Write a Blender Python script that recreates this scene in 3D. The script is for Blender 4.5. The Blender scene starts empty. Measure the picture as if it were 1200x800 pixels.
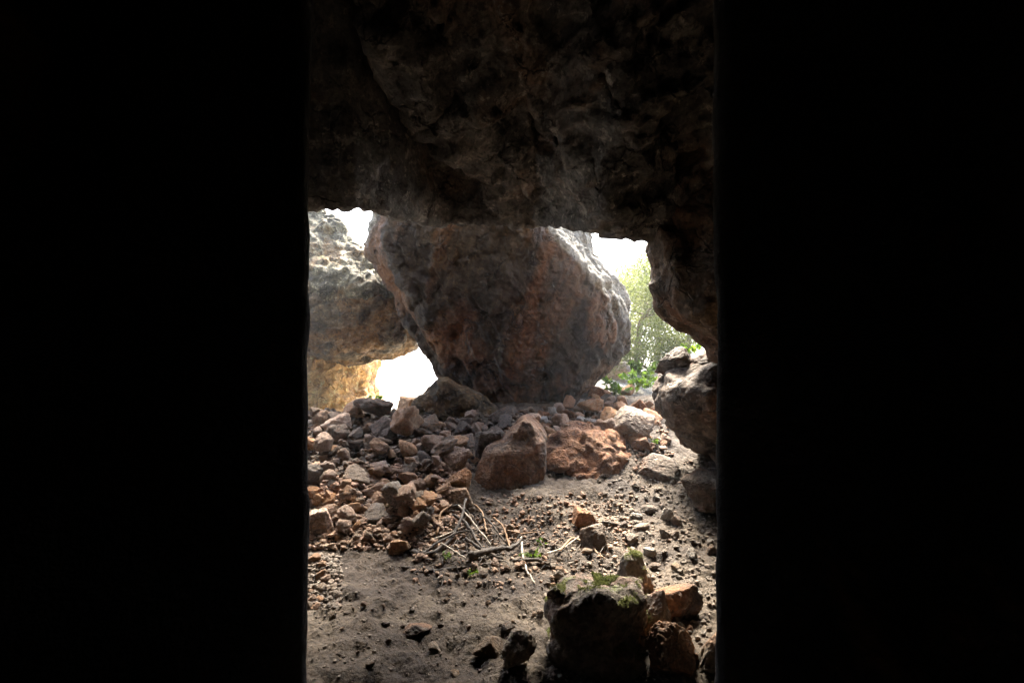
import bpy, math, random, time
T0 = time.time()
import numpy as np
from mathutils import Vector, Matrix

R = math.radians
random.seed(7)
rng = np.random.default_rng(11)
SC = bpy.context.scene
COL = SC.collection
CAM_Z = 1.6
F = 593.0            # focal length in photograph pixels (1200 wide)

# ------------------------------------------------------------------ helpers
def W(px, py, Y):
    """world point seen at photograph pixel px,py at distance Y"""
    return np.array([(px - 600.0) / F * Y, Y, CAM_Z + (400.0 - py) / F * Y])

def sst(e0, e1, x):
    t = np.clip((np.asarray(x, float) - e0) / (e1 - e0), 0, 1)
    return t * t * (3 - 2 * t)

def _hash(ix, iy, iz, seed):
    h = (ix.astype(np.int64) * 374761393 + iy.astype(np.int64) * 668265263 + iz.astype(np.int64) * 2147483647 + seed * 974634777) & 0xffffffff
    h = ((h ^ (h >> 13)) * 1274126177) & 0xffffffff
    h = ((h ^ (h >> 15)) * 2246822519) & 0xffffffff
    return (h ^ (h >> 16)) & 0xffffffff

def perlin(P, seed=0):
    P = np.asarray(P, float)
    I = np.floor(P); Fr = P - I
    U = Fr * Fr * Fr * (Fr * (Fr * 6 - 15) + 10)
    I = I.astype(np.int64)
    out = np.zeros(len(P))
    for dx in (0, 1):
        wx = U[:, 0] if dx else 1 - U[:, 0]
        for dy in (0, 1):
            wy = U[:, 1] if dy else 1 - U[:, 1]
            for dz in (0, 1):
                wz = U[:, 2] if dz else 1 - U[:, 2]
                h = _hash(I[:, 0] + dx, I[:, 1] + dy, I[:, 2] + dz, seed)
                gx = (h & 1023) / 511.5 - 1; gy = ((h >> 10) & 1023) / 511.5 - 1; gz = ((h >> 20) & 1023) / 511.5 - 1
                out += wx * wy * wz * (gx * (Fr[:, 0] - dx) + gy * (Fr[:, 1] - dy) + gz * (Fr[:, 2] - dz))
    return out * 1.3

def fbm(P, octv=5, seed=0, lac=2.03, gain=0.5):
    P = np.asarray(P, float); a = 1.0; s = np.zeros(len(P)); f = 1.0
    for k in range(octv):
        s += a * perlin(P * f + 17.3 * k, seed + k); a *= gain; f *= lac
    return s

def ridged(P, octv=4, seed=0, lac=2.1, gain=0.5):
    P = np.asarray(P, float); a = 1.0; s = np.zeros(len(P)); f = 1.0
    for k in range(octv):
        s += a * (1 - 2.2 * np.abs(perlin(P * f + 9.1 * k, seed + k))); a *= gain; f *= lac
    return s - 0.6

def chunk(P, seed=0, sharp=18.0):
    """each cell of space gets its own tilted plane: broken, faceted rock"""
    P = np.asarray(P, float); I = np.floor(P).astype(np.int64)
    num = np.zeros(len(P)); den = np.full(len(P), 1e-9)
    for dx in (-1, 0, 1):
        for dy in (-1, 0, 1):
            for dz in (-1, 0, 1):
                a, b, c = I[:, 0] + dx, I[:, 1] + dy, I[:, 2] + dz
                h = _hash(a, b, c, seed); g = _hash(a, b, c, seed + 77)
                d = np.stack([P[:, 0] - a - (h & 1023) / 1023., P[:, 1] - b - ((h >> 10) & 1023) / 1023., P[:, 2] - c - ((h >> 20) & 1023) / 1023.], 1)
                w = np.exp(-sharp * (d * d).sum(1))
                gr = np.stack([(g & 1023) / 511.5 - 1, ((g >> 10) & 1023) / 511.5 - 1, ((g >> 20) & 1023) / 511.5 - 1], 1)
                num += w * (0.8 * (gr * d).sum(1) + 0.35 * ((h >> 5 & 255) / 127.5 - 1)); den += w
    return num / den

def mesh_from(name, V, Fc, smooth=True):
    me = bpy.data.meshes.new(name)
    me.from_pydata(np.asarray(V).tolist(), [], [tuple(map(int, f)) for f in Fc])
    me.update()
    if smooth:
        me.shade_smooth()
    return me

def normals(me):
    n = np.empty(len(me.vertices) * 3, np.float32)
    me.vertex_normals.foreach_get('vector', n)
    return n.reshape(-1, 3).astype(float)

def getv(me):
    v = np.empty(len(me.vertices) * 3, np.float32); me.vertices.foreach_get('co', v)
    return v.reshape(-1, 3).astype(float)

def setv(me, V):
    me.vertices.foreach_set('co', np.asarray(V, np.float32).ravel()); me.update()

def link(name, me, mat, origin=(0, 0, 0), parent=None):
    o = bpy.data.objects.new(name, me); COL.objects.link(o)
    if mat is not None and not me.materials:
        me.materials.append(mat)
    o.location = origin
    if parent is not None:
        o.parent = parent
    return o

def tag(o, label, cat, group=None):
    o['label'] = label; o['category'] = cat
    if group: o['group'] = group
    return o

def rebase(me, origin):
    setv(me, getv(me) - np.asarray(origin))

def grid_faces(nr, nc, closed=False):
    r = np.arange(nr - 1)[:, None]; c = np.arange(nc if closed else nc - 1)[None, :]
    c2 = (c + 1) % nc
    q = np.stack([(r * nc + c), (r * nc + c2), ((r + 1) * nc + c2), ((r + 1) * nc + c)], -1)
    return q.reshape(-1, 4)

# ------------------------------------------------------------------ materials
def new_mat(name):
    m = bpy.data.materials.new(name); m.use_nodes = True
    nt = m.node_tree; b = nt.nodes['Principled BSDF']
    return m, nt, b

def N(nt, typ, **kw):
    n = nt.nodes.new(typ)
    for k, v in kw.items():
        if k in n.inputs: n.inputs[k].default_value = v
        else: setattr(n, k, v)
    return n

def ramp(nt, src, stops):
    r = nt.nodes.new('ShaderNodeValToRGB')
    els = r.color_ramp.elements
    while len(els) < len(stops): els.new(0.5)
    for e, (p, c) in zip(els, stops):
        e.position = p; e.color = (c[0], c[1], c[2], 1) if not isinstance(c, (int, float)) else (c, c, c, 1)
    nt.links.new(src, r.inputs[0]); return r

def mixc(nt, fac, a, b):
    m = nt.nodes.new('ShaderNodeMix'); m.data_type = 'RGBA'
    for v, i in ((fac, 0), (a, 6), (b, 7)):
        if hasattr(v, 'is_linked'): nt.links.new(v, m.inputs[i])
        else: m.inputs[i].default_value = v if i == 0 else (v[0], v[1], v[2], 1)
    return m.outputs[2]

def rock_mat(name, dark, mid, light, rust=(0.33, 0.15, 0.06), rust_amt=0.5, scale=1.0, moss=0.0, streak=1.0, bump=0.5, vary=0.0, rough=0.78, flank=None, tilt=0.0, cracks=0.0, spots=0.0, crack_scale=2.2, mosscol=(0.16, 0.22, 0.04)):
    m, nt, b = new_mat(name); L = nt.links.new
    tc = nt.nodes.new('ShaderNodeTexCoord'); vec = tc.outputs['Object']
    oi = nt.nodes.new('ShaderNodeObjectInfo')
    off = nt.nodes.new('ShaderNodeVectorMath'); off.operation = 'MULTIPLY_ADD'
    L(oi.outputs['Random'], off.inputs[0]); off.inputs[1].default_value = (37, 53, 71); L(vec, off.inputs[2])
    vec = off.outputs[0]
    mr0 = N(nt, 'ShaderNodeMapping'); L(vec, mr0.inputs[0]); mr0.inputs['Rotation'].default_value = (0, tilt, 0)
    mp = N(nt, 'ShaderNodeMapping'); L(mr0.outputs[0], mp.inputs[0]); mp.inputs['Scale'].default_value = (scale, scale, scale / streak)
    n1 = N(nt, 'ShaderNodeTexNoise', Scale=2.2, Detail=9.0, Roughness=0.68); L(mp.outputs[0], n1.inputs['Vector'])
    n2 = N(nt, 'ShaderNodeTexNoise', Scale=1.1, Detail=6.0, Roughness=0.6, Distortion=0.6); L(mp.outputs[0], n2.inputs['Vector'])
    n3 = N(nt, 'ShaderNodeTexNoise', Scale=26.0, Detail=8.0, Roughness=0.7); L(vec, n3.inputs['Vector'])
    vo = N(nt, 'ShaderNodeTexVoronoi', Scale=17.0 * scale); L(vec, vo.inputs['Vector'])
    c = ramp(nt, n1.outputs[0], [(0.33, dark), (0.5, mid), (0.67, light)]).outputs[0]
    rm = ramp(nt, n2.outputs[0], [(0.60 - 0.22 * rust_amt, 0.0), (0.72 - 0.16 * rust_amt, min(1.0, 0.5 + rust_amt * 0.4))]).outputs[0]
    c = mixc(nt, rm, c, rust)
    if spots > 0:
        ns = N(nt, 'ShaderNodeTexNoise', Scale=7.0 * scale, Detail=10.0, Roughness=0.75); L(vec, ns.inputs['Vector'])
        sm = ramp(nt, ns.outputs[0], [(0.585 - .03 * spots, 0.0), (0.605 - .03 * spots, min(1, spots))]).outputs[0]
        c = mixc(nt, sm, c, [min(.5, v * 1.5) for v in light])
        sm2 = ramp(nt, ns.outputs[0], [(0.385 + .02 * spots, min(1, spots)), (0.415 + .02 * spots, 0.0)]).outputs[0]
        c = mixc(nt, sm2, c, [v * .55 for v in dark])
    crk = None
    if cracks > 0:
        nd = N(nt, 'ShaderNodeTexNoise', Scale=3.0, Detail=5.0, Roughness=0.6); L(vec, nd.inputs['Vector'])
        av = nt.nodes.new('ShaderNodeVectorMath'); av.operation = 'MULTIPLY_ADD'; L(nd.outputs['Color'], av.inputs[0]); av.inputs[1].default_value = (.5, .5, .5); L(mp.outputs[0], av.inputs[2])
        ve = N(nt, 'ShaderNodeTexVoronoi', Scale=crack_scale); ve.feature = 'DISTANCE_TO_EDGE'; L(av.outputs[0], ve.inputs['Vector'])
        crk = ramp(nt, ve.outputs['Distance'], [(0.0, 0.0), (0.035, 1.0)]).outputs[0]
        ck2 = ramp(nt, nd.outputs[0], [(.45, 0.0), (.55, cracks)]).outputs[0]
        iv = nt.nodes.new('ShaderNodeMath'); iv.operation = 'SUBTRACT'; iv.inputs[0].default_value = 1.0; L(crk, iv.inputs[1])
        im = nt.nodes.new('ShaderNodeMath'); im.operation = 'MULTIPLY'; L(iv.outputs[0], im.inputs[0]); L(ck2, im.inputs[1])
        c = mixc(nt, im.outputs[0], c, [v * .4 for v in dark]); crk = im.outputs[0]
    sp = ramp(nt, n3.outputs[0], [(0.36, 0.4), (0.5, 1.0), (0.64, 1.4)]).outputs[0]
    mul = nt.nodes.new('ShaderNodeMix'); mul.data_type = 'RGBA'; mul.blend_type = 'MULTIPLY'; mul.inputs[0].default_value = 0.8
    L(c, mul.inputs[6]); L(sp, mul.inputs[7]); c = mul.outputs[2]
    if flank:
        at = N(nt, 'ShaderNodeAttribute', attribute_name='lit_lichen')
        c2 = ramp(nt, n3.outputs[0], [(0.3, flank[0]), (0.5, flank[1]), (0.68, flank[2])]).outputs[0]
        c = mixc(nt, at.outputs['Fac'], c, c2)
    if moss > 0:
        ge = nt.nodes.new('ShaderNodeNewGeometry')
        sx = nt.nodes.new('ShaderNodeSeparateXYZ'); L(ge.outputs['Normal'], sx.inputs[0])
        n4 = N(nt, 'ShaderNodeTexNoise', Scale=5.5, Detail=7.0, Roughness=0.7); L(vec, n4.inputs['Vector'])
        ad = nt.nodes.new('ShaderNodeMath'); ad.operation = 'MULTIPLY_ADD'; ad.inputs[1].default_value = 0.35
        hf = nt.nodes.new('ShaderNodeMath'); hf.operation = 'MULTIPLY'; hf.inputs[1].default_value = 0.6; L(n4.outputs[0], hf.inputs[0])
        L(sx.outputs[2], ad.inputs[0]); L(hf.outputs[0], ad.inputs[2])
        mm = ramp(nt, ad.outputs[0], [(0.74 - 0.14 * moss, 0.0), (0.79 - 0.14 * moss, 0.95)]).outputs[0]
        c = mixc(nt, mm, c, mosscol)
    if vary > 0:
        hs = nt.nodes.new('ShaderNodeHueSaturation')
        mr = N(nt, 'ShaderNodeMapRange'); L(oi.outputs['Random'], mr.inputs[0]); mr.inputs[3].default_value = 1 - vary; mr.inputs[4].default_value = 1 + vary
        fr = nt.nodes.new('ShaderNodeMath'); fr.operation = 'MULTIPLY'; fr.inputs[1].default_value = 7.31; L(oi.outputs['Random'], fr.inputs[0])
        fx = nt.nodes.new('ShaderNodeMath'); fx.operation = 'FRACT'; L(fr.outputs[0], fx.inputs[0])
        ms = N(nt, 'ShaderNodeMapRange'); L(fx.outputs[0], ms.inputs[0]); ms.inputs[3].default_value = 0.6; ms.inputs[4].default_value = 1.05
        L(mr.outputs[0], hs.inputs['Value']); L(ms.outputs[0], hs.inputs['Saturation']); L(c, hs.inputs['Color']); c = hs.outputs[0]
    L(c, b.inputs['Base Color']); b.inputs['Roughness'].default_value = rough
    # bump
    h = nt.nodes.new('ShaderNodeMath'); h.operation = 'MULTIPLY_ADD'; h.inputs[1].default_value = 0.5
    L(n3.outputs[0], h.inputs[0]); L(n1.outputs[0], h.inputs[2])
    h2 = nt.nodes.new('ShaderNodeMath'); h2.operation = 'MULTIPLY_ADD'; h2.inputs[1].default_value = 0.22
    L(vo.outputs['Distance'], h2.inputs[0]); L(h.outputs[0], h2.inputs[2])
    if crk is not None:
        h3 = nt.nodes.new('ShaderNodeMath'); h3.operation = 'MULTIPLY_ADD'; h3.inputs[1].default_value = -0.6; L(crk, h3.inputs[0]); L(h2.outputs[0], h3.inputs[2]); h2 = h3
    bp = N(nt, 'ShaderNodeBump', Strength=bump, Distance=0.06); L(h2.outputs[0], bp.inputs['Height']); L(bp.outputs[0], b.inputs['Normal'])
    return m

M = {}
M['ceiling'] = rock_mat('ceiling_limestone', (0.045, 0.047, 0.052), (0.13, 0.135, 0.14), (0.27, 0.27, 0.26), rust=(0.24, 0.14, 0.08), rust_amt=0.3, bump=1.0, cracks=.8, spots=.7, streak=1.0, tilt=.5)
M['near_black'] = rock_mat('near_black_rock', (0.01, 0.01, 0.01), (0.015, 0.0145, 0.014), (0.022, 0.021, 0.02), rust_amt=0.0, bump=0.5, rough=1.0)  # near-black colour put in to keep the added side walls dark
M['pillar'] = rock_mat('rusty_pillar_rock', (0.012, 0.0085, 0.005), (0.04, 0.028, 0.017), (0.105, 0.076, 0.045), rust=(0.2, 0.088, 0.03), rust_amt=0.68, streak=6.5, tilt=-.38, bump=1.0, cracks=.8, spots=.3, crack_scale=1.6, flank=((.09, .085, .065), (.24, .23, .185), (.45, .43, .37)))  # dark base holds front shade; rust is real; flank mixes lichen and light
M['lichen'] = rock_mat('lichen_warm_rock', (0.03, 0.026, 0.013), (0.1, 0.09, 0.048), (0.28, 0.26, 0.17), rust=(0.2, 0.11, 0.035), rust_amt=0.55, bump=1.0, moss=0.75, scale=1.8, cracks=.8, spots=.7, mosscol=(0.13, 0.15, 0.045))
M['shade_brown'] = rock_mat('shade_brown_rock', (0.026, 0.018, 0.009), (0.07, 0.049, 0.024), (0.15, 0.11, 0.058), rust=(0.2, 0.1, 0.026), rust_amt=0.7, cracks=.8, spots=.6, bump=0.9, scale=1.6)  # browns darkened to hold shade on the arch underside and sill boulder
M['slab'] = rock_mat('red_brown_slab', (0.04, 0.024, 0.014), (0.1, 0.057, 0.03), (0.19, 0.115, 0.065), rust=(0.24, 0.1, 0.034), rust_amt=0.75, spots=.6, cracks=.5, bump=0.7, scale=1.8)
M['clod'] = rock_mat('dark_soil_clods', (0.06, 0.046, 0.035), (0.13, 0.104, 0.078), (0.22, 0.185, 0.15), rust=(0.18, 0.1, 0.055), rust_amt=0.3, bump=0.8, scale=4)
M['ochre'] = rock_mat('ochre_rock', (0.2, 0.11, 0.04), (0.38, 0.23, 0.09), (0.5, 0.36, 0.17), rust=(0.45, 0.24, 0.07), rust_amt=0.6, cracks=.8, spots=.6, bump=0.9, moss=0.3, scale=1.6)
M['brown'] = rock_mat('brown_rock', (0.035, 0.026, 0.02), (0.085, 0.062, 0.045), (0.17, 0.13, 0.095), rust=(0.16, 0.07, 0.03), rust_amt=0.55, cracks=.8, spots=.7, bump=0.7, scale=1.6)
M['rubble_ochre'] = rock_mat('ochre_rubble', (0.17, 0.09, 0.042), (0.35, 0.2, 0.1), (0.48, 0.33, 0.2), rust=(0.4, 0.17, 0.06), rust_amt=0.6, bump=0.7, scale=3, vary=0.25)
M['rubble_grey'] = rock_mat('grey_rubble', (0.09, 0.064, 0.04), (0.2, 0.147, 0.096), (0.36, 0.285, 0.2), rust=(0.3, 0.14, 0.053), rust_amt=0.4, bump=0.7, scale=3, vary=0.25)
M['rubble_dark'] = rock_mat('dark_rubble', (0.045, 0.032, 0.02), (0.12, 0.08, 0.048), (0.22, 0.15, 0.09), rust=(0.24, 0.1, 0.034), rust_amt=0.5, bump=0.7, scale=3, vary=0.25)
M['mossy'] = rock_mat('mossy_dark_rock', (0.06, 0.05, 0.04), (0.17, 0.14, 0.11), (0.32, 0.28, 0.23), rust=(0.22, 0.1, 0.055), rust_amt=0.45, bump=0.9, scale=3, moss=0.7, mosscol=(0.15, 0.17, 0.06))
M['terra'] = rock_mat('red_earth_rock', (0.1, 0.042, 0.018), (0.22, 0.1, 0.042), (0.36, 0.2, 0.1), rust=(0.3, 0.115, 0.038), rust_amt=0.6, bump=0.8, scale=3)
M['pale'] = rock_mat('pale_limestone', (0.2, 0.18, 0.15), (0.34, 0.31, 0.27), (0.5, 0.47, 0.42), rust=(0.34, 0.2, 0.1), rust_amt=0.3, bump=0.8, scale=2)

def ground_mat():
    m, nt, b = new_mat('cave_soil'); L = nt.links.new
    tc = nt.nodes.new('ShaderNodeTexCoord'); vec = tc.outputs['Object']
    n1 = N(nt, 'ShaderNodeTexNoise', Scale=1.3, Detail=8.0, Roughness=0.65); L(vec, n1.inputs['Vector'])
    n2 = N(nt, 'ShaderNodeTexNoise', Scale=38.0, Detail=8.0, Roughness=0.72); L(vec, n2.inputs['Vector'])
    n3 = N(nt, 'ShaderNodeTexNoise', Scale=9.0, Detail=6.0, Roughness=0.6); L(vec, n3.inputs['Vector'])
    vo = N(nt, 'ShaderNodeTexVoronoi', Scale=45.0); L(vec, vo.inputs['Vector'])
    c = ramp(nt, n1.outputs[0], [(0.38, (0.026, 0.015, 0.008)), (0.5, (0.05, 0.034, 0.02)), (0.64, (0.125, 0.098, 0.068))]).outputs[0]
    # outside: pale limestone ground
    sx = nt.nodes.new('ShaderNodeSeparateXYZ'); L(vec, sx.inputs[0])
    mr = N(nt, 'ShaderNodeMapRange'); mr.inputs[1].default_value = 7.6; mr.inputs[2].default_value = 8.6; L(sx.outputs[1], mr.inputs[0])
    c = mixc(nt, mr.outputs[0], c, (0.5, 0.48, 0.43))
    sp = ramp(nt, n2.outputs[0], [(0.36, 0.4), (0.5, 1.0), (0.64, 1.55)]).outputs[0]
    mul = nt.nodes.new('ShaderNodeMix'); mul.data_type = 'RGBA'; mul.blend_type = 'MULTIPLY'; mul.inputs[0].default_value = 0.85
    L(c, mul.inputs[6]); L(sp, mul.inputs[7]); L(mul.outputs[2], b.inputs['Base Color'])
    b.inputs['Roughness'].default_value = 0.8
    h = nt.nodes.new('ShaderNodeMath'); h.operation = 'MULTIPLY_ADD'; h.inputs[1].default_value = 0.6
    L(n2.outputs[0], h.inputs[0]); L(n3.outputs[0], h.inputs[2])
    h2 = nt.nodes.new('ShaderNodeMath'); h2.operation = 'MULTIPLY_ADD'; h2.inputs[1].default_value = -0.25
    L(vo.outputs['Distance'], h2.inputs[0]); L(h.outputs[0], h2.inputs[2])
    bp = N(nt, 'ShaderNodeBump', Strength=0.9, Distance=0.035); L(h2.outputs[0], bp.inputs['Height']); L(bp.outputs[0], b.inputs['Normal'])
    return m
M['ground'] = ground_mat()

def wood_mat(name, a, bcol):
    m, nt, b = new_mat(name); L = nt.links.new
    tc = nt.nodes.new('ShaderNodeTexCoord')
    n1 = N(nt, 'ShaderNodeTexNoise', Scale=14.0, Detail=7.0, Roughness=0.65); L(tc.outputs['Object'], n1.inputs['Vector'])
    c = ramp(nt, n1.outputs[0], [(0.35, a), (0.65, bcol)]); L(c.outputs[0], b.inputs['Base Color'])
    b.inputs['Roughness'].default_value = 0.75
    bp = N(nt, 'ShaderNodeBump', Strength=0.6, Distance=0.01); L(n1.outputs[0], bp.inputs['Height']); L(bp.outputs[0], b.inputs['Normal'])
    return m
M['wood_pale'] = wood_mat('weathered_pale_wood', (0.25, 0.21, 0.16), (0.5, 0.45, 0.37))
M['wood_dark'] = wood_mat('damp_dark_wood', (0.02, 0.016, 0.012), (0.075, 0.058, 0.042))
M['wood_brown'] = wood_mat('brown_wood', (0.16, 0.09, 0.045), (0.36, 0.23, 0.13))
M['bark'] = wood_mat('grey_bark', (0.1, 0.085, 0.065), (0.24, 0.21, 0.17))

def leaf_mat(name, c1, c2):
    m, nt, b = new_mat(name); L = nt.links.new
    ge = nt.nodes.new('ShaderNodeNewGeometry')
    tc = nt.nodes.new('ShaderNodeTexCoord')
    n1 = N(nt, 'ShaderNodeTexNoise', Scale=3.0, Detail=3.0); L(tc.outputs['Object'], n1.inputs['Vector'])
    c = ramp(nt, n1.outputs[0], [(0.35, c1), (0.65, c2)])
    L(c.outputs[0], b.inputs['Base Color']); b.inputs['Roughness'].default_value = 0.5
    tr = nt.nodes.new('ShaderNodeBsdfTranslucent'); L(c.outputs[0], tr.inputs['Color'])
    mx = nt.nodes.new('ShaderNodeMixShader'); mx.inputs[0].default_value = 0.6
    L(b.outputs[0], mx.inputs[1]); L(tr.outputs[0], mx.inputs[2]); L(mx.outputs[0], nt.nodes['Material Output'].inputs['Surface'])
    return m
M['leaf_tree'] = leaf_mat('olive_tree_leaves', (0.09, 0.12, 0.035), (0.15, 0.17, 0.06))
M['moss'] = leaf_mat('moss_tufts', (0.1, 0.115, 0.035), (0.2, 0.21, 0.09))
M['leaf_bright'] = leaf_mat('bright_green_leaves', (0.06, 0.13, 0.012), (0.17, 0.26, 0.025))

# ------------------------------------------------------------------ ground
def ground_base(x, y):
    x = np.asarray(x, float); y = np.asarray(y, float)
    zl = np.interp(y, [-5, 3.8, 5.3, 6.8, 7.6, 8.6, 10, 14, 60, 400], [0, 0, .28, .52, .44, .2, .0, -.3, -4, -40])
    zr = np.interp(y, [-5, 3.9, 5.2, 5.8, 7.3, 8.5, 10, 14, 60, 400], [0, 0, .24, .50, .74, .86, .95, 1.0, 0, -40])
    t = sst(-1.0, 0.1, x)
    return zl * (1 - t) + zr * t

def ground_z(x, y):
    x = np.atleast_1d(np.asarray(x, float)); y = np.atleast_1d(np.asarray(y, float))
    P = np.stack([x, y, np.zeros_like(x)], 1)
    damp = 1.0
    z = ground_base(x, y) + 0.10 * fbm(P * 1.3, 5, 3) * damp
    heap = sst(3.7, 4.4, y + 0.15 * perlin(P * 2, 5)) * (1 - sst(-0.75, -0.35, x)) * (1 - sst(8, 9, y))
    z += heap * (0.15 * ridged(P * 2.0, 3, 8) + 0.07 * chunk(P * 4.5, 18))
    z += 0.026 * fbm(P * 8, 5, 12) + 0.026 * chunk(P * 5.0, 14) + 0.010 * ridged(P * 17, 3, 15) + 0.012 * chunk(P * 19.0, 16)
    far = sst(12, 40, np.hypot(x, y))
    z += far * 1.2 * fbm(P * 0.06, 3, 31)
    return z


def nonuni(a, b, step, lo, hi, n):
    mid = np.arange(a, b + 1e-6, step)
    t = np.linspace(0, 1, n + 1)[1:]
    up = b + (hi - b) * t ** 3.2 + step * np.arange(1, n + 1) * (1 - t); dn = a - ((a - lo) * t ** 3.2 + step * np.arange(1, n + 1) * (1 - t))
    return np.concatenate([dn[::-1], mid, up])

gx = nonuni(-3.6, 3.6, 0.019, -300, 300, 50)
gy = nonuni(2.0, 9.0, 0.019, -60, 420, 50)
GX, GY = np.meshgrid(gx, gy)
gzv = ground_z(GX.ravel(), GY.ravel())
V = np.stack([GX.ravel(), GY.ravel(), gzv], 1)
Fc = grid_faces(len(gy), len(gx))
o = link('ground', mesh_from('ground', V, Fc), M['ground']); o['kind'] = 'structure'

GZ2 = gzv.reshape(len(gy), len(gx))
def gzi(x, y):
    """ground height read off the finished sheet"""
    x = np.asarray(x, float); y = np.asarray(y, float)
    i = np.clip(np.searchsorted(gx, x) - 1, 0, len(gx) - 2); j = np.clip(np.searchsorted(gy, y) - 1, 0, len(gy) - 2)
    u = (x - gx[i]) / (gx[i + 1] - gx[i]); v = (y - gy[j]) / (gy[j + 1] - gy[j])
    return (GZ2[j, i] * (1 - u) + GZ2[j, i + 1] * u) * (1 - v) + (GZ2[j + 1, i] * (1 - u) + GZ2[j + 1, i + 1] * u) * v

def gz(x, y):
    return float(gzi(x, y))

YS = np.linspace(1.9, 12, 700)
def on_ground(px, py):
    """first ground point along the sight line through a photograph pixel"""
    xs_ = (px - 600) / F * YS
    d = CAM_Z + (400 - py) / F * YS - gzi(xs_, YS)
    i = int(np.argmax(d < 0)) if (d < 0).any() else len(YS) - 1
    y = YS[i]
    return np.array([(px - 600) / F * y, y, gz((px - 600) / F * y, y)])

# ------------------------------------------------------------------ cave roof
LIP = 4.8
def lip_y(x):
    x = np.asarray(x, float)
    return 4.45 + 1.15 * sst(-1.45, -.75, x) - 1.2 * sst(.2, .8, x)

def lip_z(x, Y=None):
    Y = lip_y(x) if Y is None else Y
    px = 600 + x / Y * F
    py = np.interp(px, [300, 361, 440, 470, 520, 570, 605, 640, 690, 757, 800, 900], [246, 246, 243, 253, 261, 264, 266, 263, 268, 277, 285, 300])
    return CAM_Z + (400 - py) / F * Y

def roof_under(x, y):
    z = lip_z(x) + np.interp(y, [-5, 1.85, 2.2, 2.6, LIP], [0.7, 0.75, 1.75, 1.75, 0.0])
    xr = -0.02 - 0.8 * (LIP - y)                       # diagonal edge of the hanging bulk
    wig = 0.16 * perlin(np.stack([x * 0, y * 1.6, y * 0], 1), 4) + 0.06 * perlin(np.stack([x * 0, y * 5, y * 0], 1), 6)
    d = (xr + wig) - x
    rise = 2.6 * sst(0.0, 0.6, d) * (1 - sst(LIP - .4, LIP - .02, y)) * sst(2.0, 2.4, y)
    z = z + rise
    # diagonal ledges running beside the main edge
    u = -d + .12 * perlin(np.stack([x * 1.4, y * 1.4, x * 0 + 5], 1), 21) + .04 * perlin(np.stack([x * 6, y * 6, x * 0], 1), 22)
    fr = (u / .52) % 1.0
    saw = sst(0, .1, fr) * (1 - fr) - .45
    band = np.clip(.6 + 1.2 * perlin(np.stack([x * .9 + 3, y * .9, x * 0 + 2], 1), 23), 0, 1.2)
    z = z - .30 * saw * band * sst(0.0, .15, u) * sst(1.9, 1.3, u) * (1 - sst(LIP - .5, LIP - .05, y)) * sst(2.3, 2.7, y)
    # second smaller shelf on the right
    d2 = x - (0.75 + 0.25 * (LIP - y) + 0.2 * perlin(np.stack([y * 1.3, x * 0, y * 0], 1), 9))
    z = z + 0.28 * sst(0, 0.35, d2) * (1 - sst(LIP - .7, LIP - .05, y)) * sst(2.6, 3.2, y)
    return z

xs = np.concatenate([np.linspace(-5.2, -3.3, 12)[:-1], np.arange(-3.3, 3.3, 0.018), np.linspace(3.3, 5.2, 12)])
prof = [(y, 'u') for y in np.concatenate([np.linspace(-3.2, 2.4, 40)[:-1], np.arange(2.4, LIP, 0.0145)])]
lipn = 26
prof += [(k / lipn, 'l') for k in range(lipn + 1)]
prof += [(k / 14, 't') for k in range(1, 15)]
rows = []
for p, kind in prof:
    if kind == 'u':
        yy = np.full_like(xs, p); zz = roof_under(xs, yy); yy = yy + (lip_y(xs) - LIP) * sst(2.4, LIP, p)
    elif kind == 'l':                                  # lip rounds over and climbs to the top of the roof
        z0 = lip_z(xs)
        yy = lip_y(xs) + 0.22 * np.sin(min(1, p * 2.2) * math.pi / 2) + 0 * xs - 0.25 * max(0, p - 0.5)
        zz = z0 + 0.25 * (1 - math.cos(min(1, p * 2.2) * math.pi / 2)) + 6 * max(0, p - 0.25)
    else:
        yy = lip_y(xs) * (1 - p) + LIP * p + .1 - 8.6 * p; zz = lip_z(xs) + 0.25 + 6 * 0.75 + 1.0 * p ** 0.6
    rows.append(np.stack([xs, yy, zz], 1))
V = np.concatenate(rows)
me = mesh_from('cave_ceiling', V, grid_faces(len(prof), len(xs))[:, ::-1])
n = normals(me); V = getv(me)
amp = np.where(V[:, 1] < 2.2, 0.25, 1.0)
lipd = 1 - 0.75 * np.exp(-((V[:, 1] - lip_y(V[:, 0])) / 0.3) ** 2)
V2 = V - n * 0
SK = V @ np.array([[1, .25, 0.1], [-.3, 1, .2], [0, -.2, 1]])
DG = np.stack([(V[:, 0] * .62 - V[:, 1] * .78 + .3 * V[:, 2]) * .8, (V[:, 0] * .78 + V[:, 1] * .62) * 3.4, V[:, 2] * 2.2], 1) + .3 * fbm(V * 1.1, 3, 48)[:, None]
V += n * (amp * lipd * (0.13 * fbm(V * 0.8, 3, 41) + 0.20 * chunk(SK * np.array([1.3, 1.0, 1.2]), 44, 34) + 0.15 * chunk(DG, 45, 40) + 0.09 * ridged(DG * .8, 4, 49)))[:, None]
setv(me, V); n = normals(me)
V += n * (amp * (0.055 * chunk(SK * 3.6, 51, 40) + 0.02 * fbm(V * 5.5, 5, 52) + 0.022 * chunk(DG * 3.1, 53, 40) + 0.012 * ridged(V * 9, 3, 55)))[:, None]
setv(me, V)
o = link('cave_ceiling', me, M['ceiling']); o['kind'] = 'structure'

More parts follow.
